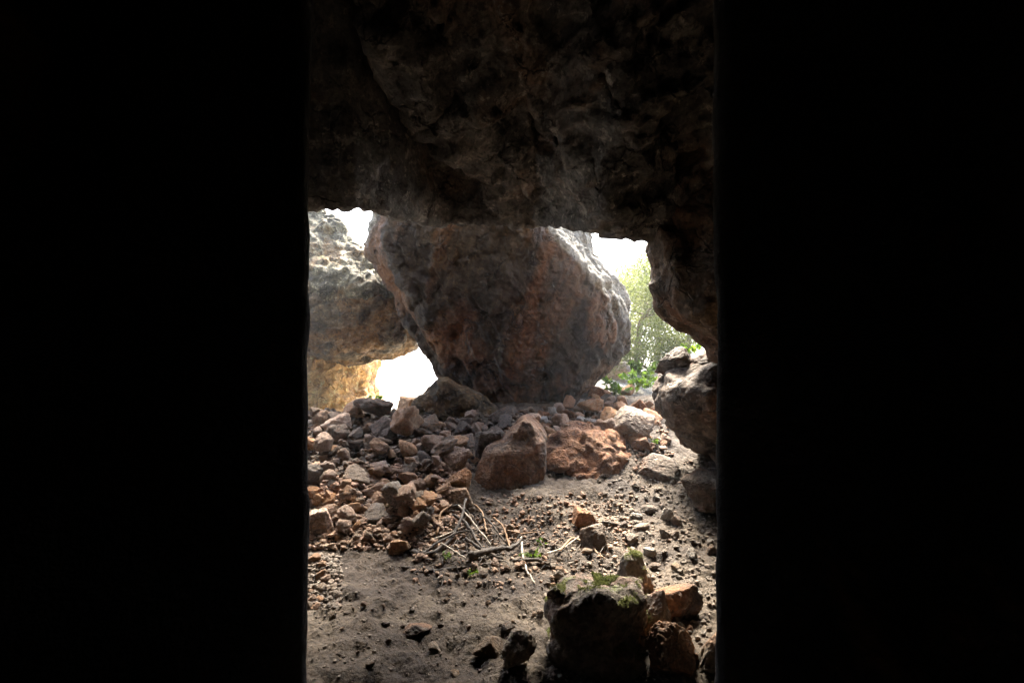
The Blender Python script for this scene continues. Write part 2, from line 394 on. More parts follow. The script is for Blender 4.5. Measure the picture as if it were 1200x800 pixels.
# ------------------------------------------------------------------ rock bodies from stacked outlines
def loft(rings, nz=120, seg=200, seed=1, big=0.10, chunks=0.10, ch_scale=1.4, fine=0.03, streak=None, soft=2, cap=.16):
    """rings: list of (z, [(x,y) ...]) with equal point counts; smooth in z, resampled round the ring, capped and broken up"""
    zs = np.array([r[0] for r in rings], float); A = np.array([r[1] for r in rings], float)   # (nr, k, 2)
    order = np.argsort(zs); zs = zs[order]; A = A[order]
    k = A.shape[1]
    zz = np.linspace(zs[0], zs[-1], nz)
    B = np.empty((nz, k, 2))
    for i in range(k):
        for c in (0, 1):
            B[:, i, c] = np.interp(zz, zs, A[:, i, c])
    for _ in range(3):
        B[1:-1] = (B[:-2] + 2 * B[1:-1] + B[2:]) / 4
    out = np.empty((nz, seg, 2))
    for r in range(nz):
        p = B[r]; q = np.vstack([p, p[:1]])
        s = np.r_[0, np.cumsum(np.hypot(*np.diff(q, axis=0).T))]
        t = np.linspace(0, s[-1], seg, endpoint=False)
        out[r, :, 0] = np.interp(t, s, q[:, 0]); out[r, :, 1] = np.interp(t, s, q[:, 1])
    w = max(1, seg // 40)
    for _ in range(int(w * soft)):
        out = (np.roll(out, 1, 1) + 2 * out + np.roll(out, -1, 1)) / 4
    # align start by angle so that quads do not twist
    V = np.concatenate([np.dstack([out, np.repeat(zz[:, None], seg, 1)[:, :, None]]).reshape(-1, 3)])
    Fc = grid_faces(nz, seg, closed=True).tolist()
    # caps: shrinking rings
    caps = []
    base = len(V)
    extra = []
    nk = 14
    for top in (0, 1):
        ring = out[-1 if top else 0]; z = zz[-1 if top else 0]; c = ring.mean(0)
        prev = np.arange(seg) + (nz - 1) * seg * top
        rad = np.hypot(*(ring - c).T).mean()
        for j in range(1, nk):
            f = 1 - j / nk
            rr = c + (ring - c) * f
            zc = z + (1 if top else -1) * cap * rad * (1 - f * f) * 1.0
            idx = base + sum(len(e) for e in extra) + np.arange(seg)
            extra.append(np.column_stack([rr, np.full(seg, zc)]))
            for a in range(seg):
                b2 = (a + 1) % seg
                q = (prev[a], prev[b2], idx[b2], idx[a])
                Fc.append(q if top else q[::-1])
            prev = idx
        ci = base + sum(len(e) for e in extra)
        extra.append(np.array([[c[0], c[1], z + (1 if top else -1) * cap * rad]]))
        for a in range(seg):
            q = (prev[a], prev[(a + 1) % seg], ci)
            Fc.append(q if top else q[::-1])
    V = np.concatenate([V] + extra)
    me = mesh_from('rock', V, Fc)
    n = normals(me); V = getv(me)
    # make sure normals point outwards
    c = V.mean(0)
    if ((V - c) * n).sum(1).mean() < 0:
        me.flip_normals(); n = -n
    d = big * fbm(V * 0.9, 3, seed) + chunks * chunk(V * ch_scale, seed + 5, 26)
    V = V + n * d[:, None]; setv(me, V); n = normals(me)
    d = fine * (ridged(V * 3.2, 4, seed + 9) + 0.8 * chunk(V * ch_scale * 3.1, seed + 13, 26) + 0.6 * fbm(V * 9, 4, seed + 15))
    if streak:
        d += streak * ridged(np.stack([(V[:, 0] + .42 * V[:, 2]) * 4.2, V[:, 1] * 4.2, V[:, 2] * .8], 1) + 0.5 * fbm(V * 1.1, 2, seed + 20)[:, None], 4, seed + 21)
    V = V + n * d[:, None]; setv(me, V)
    return me

def px_ring(py, cols, yz):
    """ring from photograph columns; cols = [(px, Y) ...], height taken at distance yz"""
    z = CAM_Z + (400 - py) / F * yz
    return (z, [((px - 600) / F * Y, Y) for px, Y in cols])

def add_rock(name, me, mat, label, cat='rock', group=None):
    V = getv(me); org = (float(V[:, 0].mean()), float(V[:, 1].mean()), float(V[:, 2].min()))
    rebase(me, org); me.name = name
    return tag(link(name, me, M[mat], org), label, cat, group)

# central hanging pillar: py, left, front-right corner, right, front shift
rows = [(225, 450, 604, 684, -.35), (250, 441, 622, 687, -.33), (270, 432, 638, 691, -.3), (290, 429, 657, 698, -.26), (312, 441, 678, 709, -.22), (335, 460, 699, 724, -.16), (350, 466, 713, 732, -.1),
        (380, 472, 722, 735, .05), (410, 491, 716, 729, .2), (435, 512, 700, 713, .35), (460, 537, 682, 694, .5), (485, 570, 668, 678, .65), (515, 597, 655, 664, .7)]
rings = []
for py, L_, FR, R_, s in rows:
    w = FR - L_
    rings.append(px_ring(py, [(L_, 7.45), (L_ + .10 * w, 6.98 + s), (L_ + .45 * w, 6.72 + s), (FR - .12 * w, 6.75 + s), (FR, 6.9 + s), ((FR + R_) / 2, 7.3 + .5 * s), (R_, 7.75), (R_ - 25, 8.55), (L_ + .6 * w, 8.7), (L_ + 30, 8.5)], 7.0))
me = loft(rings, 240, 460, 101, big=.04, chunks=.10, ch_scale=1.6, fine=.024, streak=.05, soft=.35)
V = getv(me)
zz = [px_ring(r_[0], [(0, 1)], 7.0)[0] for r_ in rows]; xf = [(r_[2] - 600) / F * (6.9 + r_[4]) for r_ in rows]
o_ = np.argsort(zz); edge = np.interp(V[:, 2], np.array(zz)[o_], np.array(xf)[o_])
mask = sst(-.1, -.02, V[:, 0] - edge + .05 * fbm(V * 4, 3, 108)) * sst(6.3, 6.5, V[:, 1]) * sst(1.75, 2.3, V[:, 2] + .4 * fbm(V * 2.5, 3, 109))  # pale lichen plus painted light, limited to the lit upper right face
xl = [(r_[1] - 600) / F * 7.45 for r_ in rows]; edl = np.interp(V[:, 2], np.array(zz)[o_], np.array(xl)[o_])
mask = np.maximum(mask, sst(.16, .02, V[:, 0] - edl + .08 * fbm(V * 3, 3, 110)) * sst(2.95, 3.15, V[:, 2]))  # upper left edge painted pale as its lit side
at_ = me.attributes.new('lit_lichen', 'FLOAT', 'POINT'); at_.data.foreach_set('value', mask.astype(np.float32))
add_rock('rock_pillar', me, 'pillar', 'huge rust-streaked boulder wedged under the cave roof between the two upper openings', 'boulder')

# left boulder in two parts, its underside shade painted as a darker rock
def left_rock(rows, y0, seed, name, mat, label, cs):
    rings = []
    for py, L_, R_, s in rows:
        rings.append(px_ring(py, [(L_, 8.8), (L_ + 40, 7.7 + s), (L_ + .6 * (R_ - L_), 7.6 + s), (R_ - 25, 7.75 + s), (R_, 8.1 + s * .6), (R_ - 6, 9.0), (L_ + .5 * (R_ - L_), 9.6), (L_ + 30, 9.5)], y0))
    me = loft(rings, 110, 300, seed, big=.06, chunks=.13, ch_scale=cs, fine=.045)
    add_rock(name, me, mat, label, 'boulder')
left_rock([(222, 250, 372, 1.0), (245, 250, 395, .85), (262, 250, 411, .65), (282, 250, 427, .5), (302, 250, 441, .32), (325, 250, 458, .12), (340, 252, 466, .0), (352, 256, 470, .1), (362, 260, 468, .4)], 7.9, 131, 'leaning_boulder', 'lichen', 'pale lichen-covered boulder leaning beside the upper left opening', 1.7)
left_rock([(335, 250, 462, .35), (352, 256, 476, .06), (375, 260, 481, .1), (395, 268, 488, .3), (408, 290, 490, .6), (418, 330, 470, .9)], 7.9, 141, 'arch_rock', 'shade_brown', 'shade-darkened brown rock bridging over the low opening under the pale lichen boulder', 2.0)

# ochre wall under it
rows = [(380, 240, 452, .3), (400, 240, 446, .2), (425, 240, 441, .1), (450, 240, 437, .0), (470, 240, 446, -.05), (490, 240, 458, -.1), (515, 240, 470, -.15)]
rings = []
for py, L_, R_, s in rows:
    rings.append(px_ring(py, [(L_, 9.4), (L_ + 60, 8.5 + s), (R_ - 60, 8.7 + s), (R_ - 18, 9.3 + s), (R_, 10.3), (R_ - 20, 10.9), (L_ + 60, 10.8)], 9.0))
me = loft(rings, 90, 240, 151, big=.06, chunks=.12, ch_scale=1.8, fine=.05)
add_rock('ochre_outcrop', me, 'ochre', 'glowing ochre rock face at the left of the low opening', 'outcrop')

# right hanging mass beside the right opening
rows = [(90, 700, 4.95), (200, 740, 4.85), (255, 752, 4.8), (275, 758, 4.8), (300, 760, 4.8), (325, 763, 4.75), (345, 764, 4.75), (362, 769, 4.75), (376, 783, 4.75), (390, 801, 4.8), (405, 816, 4.85), (420, 834, 4.9), (438, 862, 5.0)]
rings = []
for py, L_, yf in rows:
    rings.append(px_ring(py, [(L_, 4.6), (L_ + 28, yf - .6), (L_ + 90, yf - .8), (1010, 3.8), (1060, 4.5), (1030, 5.6), (L_ + 90, 5.5), (L_ + 18, 5.1)], 4.6))
me = loft(rings, 130, 260, 171, big=.05, chunks=.09, ch_scale=1.9, fine=.028)
add_rock('hanging_rock', me, 'brown', 'dark rock mass hanging from the roof at the right of the tall opening', 'outcrop')

# right ledge
rows = [(432, 778, .2), (440, 771, .1), (455, 768, 0), (475, 770, 0), (500, 779, .14), (525, 796, .3), (550, 820, .5), (585, 850, .7)]
rings = []
for py, L_, s in rows:
    rings.append(px_ring(py, [(L_, 5.15 + s), (L_ + 20, 4.75 + s), (L_ + 70, 4.5 + s), (960, 4.3), (1020, 5.0), (980, 5.9), (L_ + 60, 5.9), (L_ + 10, 5.6)], 4.9))
me = loft(rings, 90, 260, 191, big=.03, chunks=.08, ch_scale=2.4, fine=.032, soft=1)
add_rock('ledge_boulder', me, 'brown', 'large undercut boulder with a bright pitted top under the hanging rock', 'boulder')

# dark rock at the left foot of the pillar
rows = [(447, 510, 528), (456, 499, 548), (470, 486, 574), (488, 475, 590), (505, 474, 592), (530, 470, 592)]
rings = []
for py, L_, R_ in rows:
    h = (py - 450) / 80
    rings.append(px_ring(py, [(L_, 6.75), (L_ + .3 * (R_ - L_), 6.62 + .12 * h), (R_ - .25 * (R_ - L_), 6.6 + .12 * h), (R_, 6.75), (R_ - 4, 7.05), ((L_ + R_) / 2, 7.2), (L_ + 4, 7.05)], 6.75))
me = loft(rings, 60, 160, 211, big=.03, chunks=.06, ch_scale=3, fine=.018)
add_rock('dark_boulder', me, 'shade_brown', 'dark humped boulder at the sill of the low left opening', 'boulder')

# leaning slab
rows = [(497, 608, 626, .23), (505, 599, 635, .19), (518, 586, 641, .14), (530, 568, 641, .07), (555, 558, 642, .03), (575, 552, 636, .0), (590, 549, 622, -.02), (606, 556, 605, .0)]
rings = []
for py, L_, R_, s in rows:
    rings.append(px_ring(py, [(L_, 5.0 + s), (L_ + .2 * (R_ - L_), 4.86 + s), (R_ - .22 * (R_ - L_), 4.86 + s), (R_ - 2, 4.95 + s), (R_, 5.15 + s), (R_ - 6, 5.35 + s), (L_ + .5 * (R_ - L_), 5.4 + s), (L_ + 5, 5.25 + s)], 4.95))
me = loft(rings, 90, 200, 231, big=.015, chunks=.03, ch_scale=3.2, fine=.012, soft=.45)
add_rock('standing_slab', me, 'slab', 'tall red-brown slab with a peaked top standing below the pillar', 'rock')

# red earth lump right of the slab
rows = [(514, 662, 712, .35), (522, 648, 730, .25), (538, 640, 741, .12), (556, 634, 738, .05), (572, 628, 716, .0), (592, 622, 690, -.04)]
rings = []
for py, L_, R_, s in rows:
    rings.append(px_ring(py, [(L_, 5.35 + s), (L_ + .25 * (R_ - L_), 5.12 + s), (R_ - .3 * (R_ - L_), 5.08 + s), (R_, 5.3 + s), (R_ - 3, 5.75 + s), ((L_ + R_) / 2, 5.9 + s), (L_ + 5, 5.75 + s)], 5.25))
me = loft(rings, 70, 200, 251, big=.03, chunks=.06, ch_scale=3.5, fine=.03)
add_rock('earth_boulder', me, 'terra', 'red-brown earthy boulder between the tall slab and the flat white-topped stone', 'boulder')

# ------------------------------------------------------------------ added near-black walls masking the view's sides, chamber walls, added back wall
def wall(name, poly, z0, z1, mat, seed, big, chunks, fine, nz=110, seg=420, edge=0):
    rings = [(z0, poly), (z1, poly)]
    me = loft(rings, nz, seg, seed, big=big, chunks=chunks, ch_scale=2.0, fine=fine, soft=.4)
    if edge:
        V = getv(me); ok = (V[:, 2] > .3) & (V[:, 2] < 3) & (V[:, 1] > 1); b = np.floor(V[ok, 2] * 12); t = np.abs(V[ok, 0]) / V[ok, 1]
        m = np.mean([t[b == k].min() for k in np.unique(b)])
        V[:, 0] += np.sign(poly[0][0]) * (edge - m) * 2.02; setv(me, V)
    o = link(name, me, M[mat]); me.name = name; o['kind'] = 'structure'; return o
for sgn, nm in ((-1, 'added_wall_left'), (1, 'added_wall_right')):
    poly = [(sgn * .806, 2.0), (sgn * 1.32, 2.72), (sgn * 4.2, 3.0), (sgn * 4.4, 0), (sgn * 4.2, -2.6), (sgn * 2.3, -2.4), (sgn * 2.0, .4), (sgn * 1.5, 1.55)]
    wall(nm, poly if sgn < 0 else poly, -.4, 4.6, 'near_black', 301 + sgn, .009, .011, .005, 160, 620, edge=.401)
for sgn, nm in ((-1, 'chamber_wall_left'), (1, 'chamber_wall_right')):
    poly = [(sgn * 3.3, 2.3), (sgn * 3.25, 4.0), (sgn * 3.3, 5.4), (sgn * 3.6, 6.25), (sgn * 4.9, 6.3), (sgn * 5.3, 4.5), (sgn * 4.9, 2.3)]
    wall(nm, poly, -.4, 5.6, 'ceiling', 311 + sgn, .08, .12, .03, 100, 260)
wall('added_wall_back', [(-3, -2.2), (0, -2.1), (3, -2.2), (3, -3.2), (0, -3.3), (-3, -3.2)], -.4, 4.4, 'near_black', 321, .05, .08, .02, 40, 120)  # added unseen wall, closes the space behind so the side walls stay dark

# ------------------------------------------------------------------ loose rocks
import bmesh
def ico(sub):
    bm = bmesh.new(); bmesh.ops.create_icosphere(bm, subdivisions=sub, radius=1)
    V = np.array([v.co[:] for v in bm.verts]); Fc = [[v.index for v in f.verts] for f in bm.faces]; bm.free()
    return V, Fc
ICO = {s: ico(s) for s in (2, 3, 4, 5, 6)}
def cut_rock(seed, sub=4, planes=13, rough=0.05, flat=0.8, sharp=26, pits=0.0):
    """unit rock (half extent 1 in x, y and z) with broken flat faces"""
    r = np.random.default_rng(seed)
    V, Fc = ICO[sub]; D = V / np.linalg.norm(V, axis=1)[:, None]
    nn = r.normal(size=(planes, 3)); nn /= np.linalg.norm(nn, axis=1)[:, None]
    dd = r.uniform(0.55, 1.0, planes)
    q = np.maximum((D @ nn.T) / dd, 0.02)
    rad = 1 / (np.power((q ** sharp).sum(1), 1.0 / sharp) + 0.05)
    P = D * np.minimum(rad, 1.5)[:, None]
    P *= (1 + rough * (1.3 * fbm(P * 1.7 + seed, 4, seed) + 0.9 * fbm(P * 5 + seed, 4, seed + 3)) + pits * ridged(P * 4 + seed, 3, seed + 7))[:, None]
    lo, hi = P.min(0), P.max(0)
    return (P - (lo + hi) / 2) / ((hi - lo) / 2), Fc

def rock_at(name, pxL, pxR, pyT, pyB, mat, label, Y=None, depth=0.8, seed=1, sub=5, rough=0.06, pits=0.03, planes=13, cat='rock', group=None, rot=0.0, z0=None, sink=0.12):
    """a rock that spans the given photograph box, standing on the ground (or at z0)"""
    cx = (pxL + pxR) / 2
    if Y is None:
        Y = on_ground(cx, pyB)[1]
    w = (pxR - pxL) / F * Y / 2; h = (pyB - pyT) / F * Y / 2
    d = w * depth
    Yc = Y + d * 0.7
    P, Fc = cut_rock(seed, sub, planes, rough, pits=pits)
    c, s = math.cos(rot), math.sin(rot)
    P = P @ np.array([[c, 0, s], [0, 1, 0], [-s, 0, c]])
    lo, hi = P.min(0), P.max(0); P = (P - (lo + hi) / 2) / ((hi - lo) / 2)
    x = (cx - 600) / F * Yc * (Y / Yc) + (cx - 600) / F * (Yc - Y)
    zb = (gz(x, Yc) if z0 is None else z0)
    zb2 = min(zb, CAM_Z + (400 - pyB) / F * Y) if z0 is None else z0
    zt = CAM_Z + (400 - pyT) / F * (Yc)
    hh = (zt - zb2) / 2
    if hh < 0.02: hh = h
    P = P * np.array([w * Yc / Y, d, hh * (1 + sink)])
    P[:, 2] += hh * (1 - sink)
    me = mesh_from(name, P, Fc)
    return tag(link(name, me, M[mat], (x, Yc, zb2)), label, cat, group)

# stones on and round the right ledge
rock_at('perched_rock', 769, 811, 406, 437, 'brown', 'blocky brown rock perched on the right ledge against the bright opening', Y=5.05, seed=21, z0=CAM_Z + (400 - 438) / F * 5.2, sink=.05)
rock_at('perched_rock', 806, 852, 411, 440, 'rubble_dark', 'low dark rock wedged on the ledge under the hanging rock', Y=4.95, seed=22, z0=CAM_Z + (400 - 446) / F * 5.1, sink=.05)
rock_at('pale_rock', 706, 738, 423, 450, 'pale', 'pale sunlit block outside the tall opening beside the pillar', Y=8.9, seed=23)
rock_at('angular_block', 712, 769, 476, 517, 'rubble_grey', 'angular grey block with a pale top below the fern patch', seed=24, planes=8)
rock_at('flat_stone', 738, 797, 533, 564, 'brown', 'flat brown stone with a white top right of the red earth boulder', seed=25, planes=9, depth=.7, rot=-.12)
rock_at('dark_boulder', 796, 862, 552, 606, 'rubble_dark', 'dark shadowed boulder on the floor below the right ledge', seed=26)
rock_at('red_stone', 670, 702, 594, 618, 'terra', 'red-brown stone standing just behind a dark brown one on the pale path', seed=27, planes=9)
rock_at('brown_stone', 678, 711, 614, 646, 'brown', 'dark brown stone leaning in front of the red-brown one', seed=28, planes=9)
rows = [(652, 731, 748, .02), (658, 726, 755, .0), (672, 723, 760, .0), (690, 721, 763, .0), (706, 722, 762, .02)]
rings = []
for py, L_, R_, s in rows:
    rings.append(px_ring(py, [(L_, 3.02), (L_ + .3 * (R_ - L_), 2.95), (R_ - .2 * (R_ - L_), 2.95), (R_, 3.03), (R_ - 3, 3.14), ((L_ + R_) / 2, 3.17), (L_ + 3, 3.13)], 3.0))
me = loft(rings, 50, 130, 261, big=.008, chunks=.02, ch_scale=6, fine=.007, soft=1)
add_rock('upright_rock', me, 'mossy', 'upright mossy rock standing behind the big mossy boulder', 'rock')
rows = [(706, 676, 728, .05), (712, 658, 744, .02), (722, 645, 754, .0), (734, 640, 757, .0), (752, 641, 758, .0), (780, 646, 755, .03), (830, 650, 748, .05)]
rings = []
for py, L_, R_, s in rows:
    rings.append(px_ring(py, [(L_, 2.5 + s), (L_ + .2 * (R_ - L_), 2.4 + s), (L_ + .6 * (R_ - L_), 2.37 + s), (R_ - .1 * (R_ - L_), 2.42 + s), (R_, 2.52 + s), (R_ - 4, 2.78), ((L_ + R_) / 2, 2.88), (L_ + 6, 2.78)], 2.42))
me = loft(rings, 90, 220, 271, cap=.05, big=.03, chunks=.055, ch_scale=5, fine=.018, soft=.9)
V = getv(me); V[:, 2] += sst(.12, .3, V[:, 2]) * (.05 * fbm(V * np.array([5, 5, 1]), 3, 66) - .10 * (V[:, 0] - .4) * 0 - .05 * sst(2.6, 2.9, V[:, 1])); setv(me, V)
add_rock('mossy_boulder', me, 'mossy', 'big mossy boulder in front at the bottom of the view, dark red face', 'boulder')
rock_at('round_stone', 640, 672, 684, 712, 'mossy', 'small rounded dark stone on the left shoulder of the mossy boulder', Y=2.52, seed=31, z0=.27)
rock_at('dark_rock', 740, 787, 693, 738, 'mossy', 'dark rock between the mossy boulder and the tilted slab', Y=2.68, seed=32, planes=10)
rock_at('tilted_slab', 757, 824, 684, 728, 'slab', 'tilted red-brown slab behind the front right rocks', Y=2.85, seed=33, planes=8, rot=.25)
rock_at('pitted_rock', 757, 822, 728, 812, 'slab', 'brown rock with a white pitted top in the front right corner', Y=2.40, seed=34, sub=6, pits=.08, depth=1.0)
rock_at('corner_rock', 812, 870, 735, 812, 'rubble_grey', 'grey rough rock cut off by the added right wall at the front', Y=2.38, seed=35, pits=.05)
rock_at('sill_rock', 462, 502, 464, 494, 'rubble_ochre', 'reddish rock on the sill of the low left opening', Y=7.2, seed=37)
rock_at('orange_block', 686, 720, 452, 476, 'terra', 'orange crumbling block at the right foot of the pillar', Y=7.4, seed=38)
rock_at('orange_stone', 609, 634, 483, 499, 'rubble_ochre', 'orange cap stone resting behind the top of the tall slab', Y=5.5, seed=39, z0=W(620, 501, 5.6)[2])
rock_at('wedge_stone', 556, 592, 503, 560, 'rubble_dark', 'narrow dark stone tilted against the left side of the tall slab', Y=5.3, seed=40, depth=.6, rot=.3)
rock_at('ochre_block', 640, 672, 526, 550, 'terra', 'ochre block tucked between the tall slab and the red earth boulder', Y=5.15, seed=41, z0=W(655, 552, 5.2)[2])
rock_at('ochre_block', 519, 553, 548, 580, 'rubble_ochre', 'large ochre block below the pillar at the left of the tall slab', seed=42)
rock_at('ochre_block', 517, 552, 524, 552, 'rubble_ochre', 'ochre block stacked behind another left of the tall slab', seed=43)
rock_at('long_stone', 520, 556, 572, 596, 'rubble_grey', 'low grey stone lying before the ochre block by the branches', seed=44)
rock_at('flat_top_stone', 553, 590, 746, 772, 'rubble_dark', 'dark flat-topped stone alone on the soil in front', seed=45, planes=8)
rock_at('jagged_stone', 588, 630, 738, 786, 'rubble_grey', 'jagged dark stone with a white top left of the mossy boulder', seed=46, pits=.09)
rock_at('small_dark_stone', 470, 506, 730, 748, 'rubble_dark', 'small black stone on the open soil at lower left', seed=47, pits=.06)
rock_at('ochre_block', 361, 392, 596, 625, 'rubble_ochre', 'big ochre block at the left edge of the lower rubble heap', seed=48)
rock_at('ochre_block', 456, 482, 630, 650, 'rubble_ochre', 'pale ochre stone with a dark hollow at the front of the rubble heap', seed=49)
rock_at('grey_slab', 400, 446, 545, 572, 'rubble_grey', 'flat grey slab on the crest of the lower rubble heap', seed=50, planes=8)

# rubble: a few shapes, copied one by one
protos = [cut_rock(500 + i, 4, 12 + i % 5, .11, pits=.05 + .04 * (i % 3)) for i in range(18)]
pm = {}
def proto_mesh(i, mat, nm):
    key = (i, mat)
    if key not in pm:
        pm[key] = mesh_from(nm, *protos[i]); pm[key].materials.append(M[mat])
    return pm[key]
placed = []
def scatter(n, poly, size, mats, name, label, group, lift=0.0, flat=(.55, .9), sep=.55):
    poly = np.array(poly, float); lo, hi = poly.min(0), poly.max(0); k = 0; tries = 0
    first = {}
    while k < n and tries < n * 60:
        tries += 1
        px, py = rng.uniform(lo, hi)
        inside = False; j = len(poly) - 1
        for i in range(len(poly)):
            xi, yi = poly[i]; xj, yj = poly[j]
            if (yi > py) != (yj > py) and px < (xj - xi) * (py - yi) / (yj - yi) + xi: inside = not inside
            j = i
        if not inside: continue
        wpx = size[0] + (size[1] - size[0]) * rng.random() ** 2.2
        if any(abs(px - a) < sep * (wpx + c) / 2 and abs(py - b) < sep * .7 * (wpx + c) / 2 for a, b, c in placed): continue
        p = on_ground(px, py)
        if p[1] > 8.4: continue
        w = wpx / F * p[1] / 2
        placed.append((px, py, wpx)); k += 1
        mat = mats[int(rng.integers(len(mats)))]; i = int(rng.integers(len(protos)))
        me = proto_mesh(i, mat, name)
        key = (i, mat)
        if key not in first:
            o = first[key] = link(name, me, None)
            tag(o, label, 'rock', group)
        else:
            o = first[key].copy(); COL.objects.link(o)
        fl = rng.uniform(*flat)
        o.scale = (w * rng.uniform(.85, 1.15), w * rng.uniform(.8, 1.2), w * fl)
        o.rotation_euler = (rng.uniform(-.35, .35), rng.uniform(-.35, .35), rng.uniform(0, 6.28))
        o.location = (p[0], p[1] + w * .3, p[2] + w * fl * .55 + lift * w * rng.random())
for pxL, pxR, pyB in ((553, 640, 598), (636, 740, 575), (640, 757, 800), (757, 822, 790)):
    placed.append(((pxL + pxR) / 2, pyB - 8, (pxR - pxL) * .8))
scatter(120, [(361, 556), (420, 550), (500, 562), (548, 585), (530, 612), (485, 640), (430, 640), (361, 632)], (9, 36), ['rubble_ochre', 'rubble_ochre', 'rubble_ochre', 'rubble_grey'], 'rubble_stone', 'ochre-brown broken stone in the lower rubble heap at left', 'ochre stones of the lower left rubble heap', lift=1.1, sep=.3)
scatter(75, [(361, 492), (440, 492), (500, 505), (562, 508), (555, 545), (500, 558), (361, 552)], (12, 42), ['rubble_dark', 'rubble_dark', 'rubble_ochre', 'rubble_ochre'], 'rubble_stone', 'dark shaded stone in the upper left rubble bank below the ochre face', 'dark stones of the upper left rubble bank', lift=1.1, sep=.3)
scatter(26, [(480, 505), (560, 488), (600, 486), (585, 520), (560, 560), (520, 540)], (10, 28), ['rubble_dark', 'rubble_ochre', 'rubble_dark'], 'rubble_stone', 'dark stone in the hollow between the pillar foot and the tall slab', 'dark stones at the pillar foot', lift=.5, sep=.4)
scatter(16, [(361, 655), (392, 665), (398, 700), (380, 716), (361, 716)], (7, 16), ['rubble_grey', 'rubble_ochre'], 'pebble', 'small pale stone in the patch by the added left wall on the soil', 'pale stones by the added left wall')
scatter(40, [(632, 486), (690, 478), (722, 500), (720, 520), (655, 524), (636, 512)], (13, 34), ['rubble_ochre', 'pale', 'rubble_ochre', 'terra'], 'rubble_stone', 'pale stone in the bright rubble between the tall slab and the pillar foot', 'pale stones behind the tall slab', lift=.6)
scatter(22, [(690, 468), (745, 462), (790, 505), (800, 530), (740, 530), (715, 500)], (11, 30), ['rubble_ochre', 'rubble_ochre', 'terra'], 'rubble_stone', 'reddish stone on the slope below the tall opening', 'reddish stones below the tall opening')
scatter(45, [(480, 645), (540, 600), (640, 600), (720, 650), (650, 690), (560, 680), (480, 672)], (6, 17), ['rubble_dark', 'rubble_ochre', 'rubble_grey'], 'small_stone', 'small stone lying among the fallen branches', 'small stones among the branches')
scatter(26, [(370, 690), (640, 690), (640, 798), (380, 798)], (5, 17), ['rubble_dark', 'rubble_grey'], 'small_stone', 'small stone half sunk in the open soil in front', 'small stones on the open soil')
scatter(26, [(740, 565), (838, 600), (838, 690), (770, 680), (720, 620)], (6, 20), ['rubble_dark', 'rubble_grey', 'pale'], 'small_stone', 'small stone on the pale path at right', 'small stones on the right path')
scatter(16, [(790, 690), (838, 690), (838, 798), (800, 798)], (8, 22), ['rubble_grey', 'pale', 'terra'], 'small_stone', 'small pale stone between the front right rocks', 'small stones between the front right rocks')

# gravel and rubble fill: nobody could count it
gp = {2: [], 3: []}
for i in range(12):
    for sb in (2, 3):
        P, Fc = cut_rock(700 + i, sb, 10, .12, pits=.05); gp[sb].append((P, np.array(Fc)))
def strew(name, mat, label, regions, seed):
    r = np.random.default_rng(seed); gv, gf, off = [], [], 0
    for cnt, (xa, xb), (ya, yb), (s0, s1), pw, lift in regions:
        for _ in range(cnt):
            px, py = r.uniform(xa, xb), r.uniform(ya, yb)
            p = on_ground(px, py)
            if p[1] > 8.2: continue
            wp = s0 + (s1 - s0) * r.random() ** pw
            w = wp / F * p[1] * .5
            P, Fc = gp[3 if wp > 6 else 2][int(r.integers(12))]
            a = r.uniform(0, 6.28); c, s = math.cos(a), math.sin(a)
            b = r.uniform(-.5, .5); cb, sb = math.cos(b), math.sin(b)
            Q = (P * [1, r.uniform(.7, 1.2), r.uniform(.45, .85)]) @ np.array([[1, 0, 0], [0, cb, sb], [0, -sb, cb]]) @ np.array([[c, s, 0], [-s, c, 0], [0, 0, 1]]) * w
            gv.append(Q + [p[0], p[1], p[2] + w * (.25 + lift * r.random())]); gf.append(Fc + off); off += len(P)
    o = link(name, mesh_from(name, np.concatenate(gv), np.concatenate(gf)), M[mat]); o['kind'] = 'stuff'; o['label'] = label
strew('gravel', 'rubble_grey', 'loose gravel and grit strewn over the cave floor', [(1300, (361, 839), (600, 815), (1.2, 5), 3.5, -.1), (600, (700, 839), (540, 640), (1.2, 6), 3, 0), (450, (361, 400), (650, 715), (2, 8), 2, .2), (500, (640, 840), (660, 800), (2, 8), 2.5, .1)], 71)
strew('rubble', 'rubble_ochre', 'small ochre rubble filling the heap between the larger stones', [(2200, (361, 545), (545, 645), (2.5, 10), 2, .6), (600, (560, 745), (580, 640), (1.5, 7), 2.5, .1), (500, (480, 730), (590, 690), (2, 7), 2.5, .2), (300, (620, 790), (480, 560), (3, 9), 2, .4)], 72)
strew('clods', 'clod', 'small dark clods and crumbs lying on the open soil', [(260, (361, 700), (660, 810), (1.5, 8), 3.0, -.3), (200, (700, 839), (560, 700), (1.5, 9), 3, 0)], 74)
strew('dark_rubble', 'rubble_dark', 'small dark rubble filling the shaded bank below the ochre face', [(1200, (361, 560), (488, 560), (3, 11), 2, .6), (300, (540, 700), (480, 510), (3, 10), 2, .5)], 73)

def leaf_quads(C, D, size, r, asp=.5):
    """leaf blades at points C, pointing along D"""
    n = len(C)
    D = D / (np.linalg.norm(D, axis=1)[:, None] + 1e-9)
    U = np.cross(D, r.normal(size=(n, 3))); U /= np.linalg.norm(U, axis=1)[:, None] + 1e-9
    Nn = np.cross(U, D)
    s = size * r.uniform(.6, 1.3, n)[:, None]
    a = C; b = C + D * s * .45 + U * s * asp * .5 + Nn * s * .06; c = C + D * s - Nn * s * .08; d = C + D * s * .45 - U * s * asp * .5 + Nn * s * .06
    V = np.stack([a, b, c, d], 1).reshape(-1, 3)
    return V, np.arange(4 * n).reshape(-1, 4)

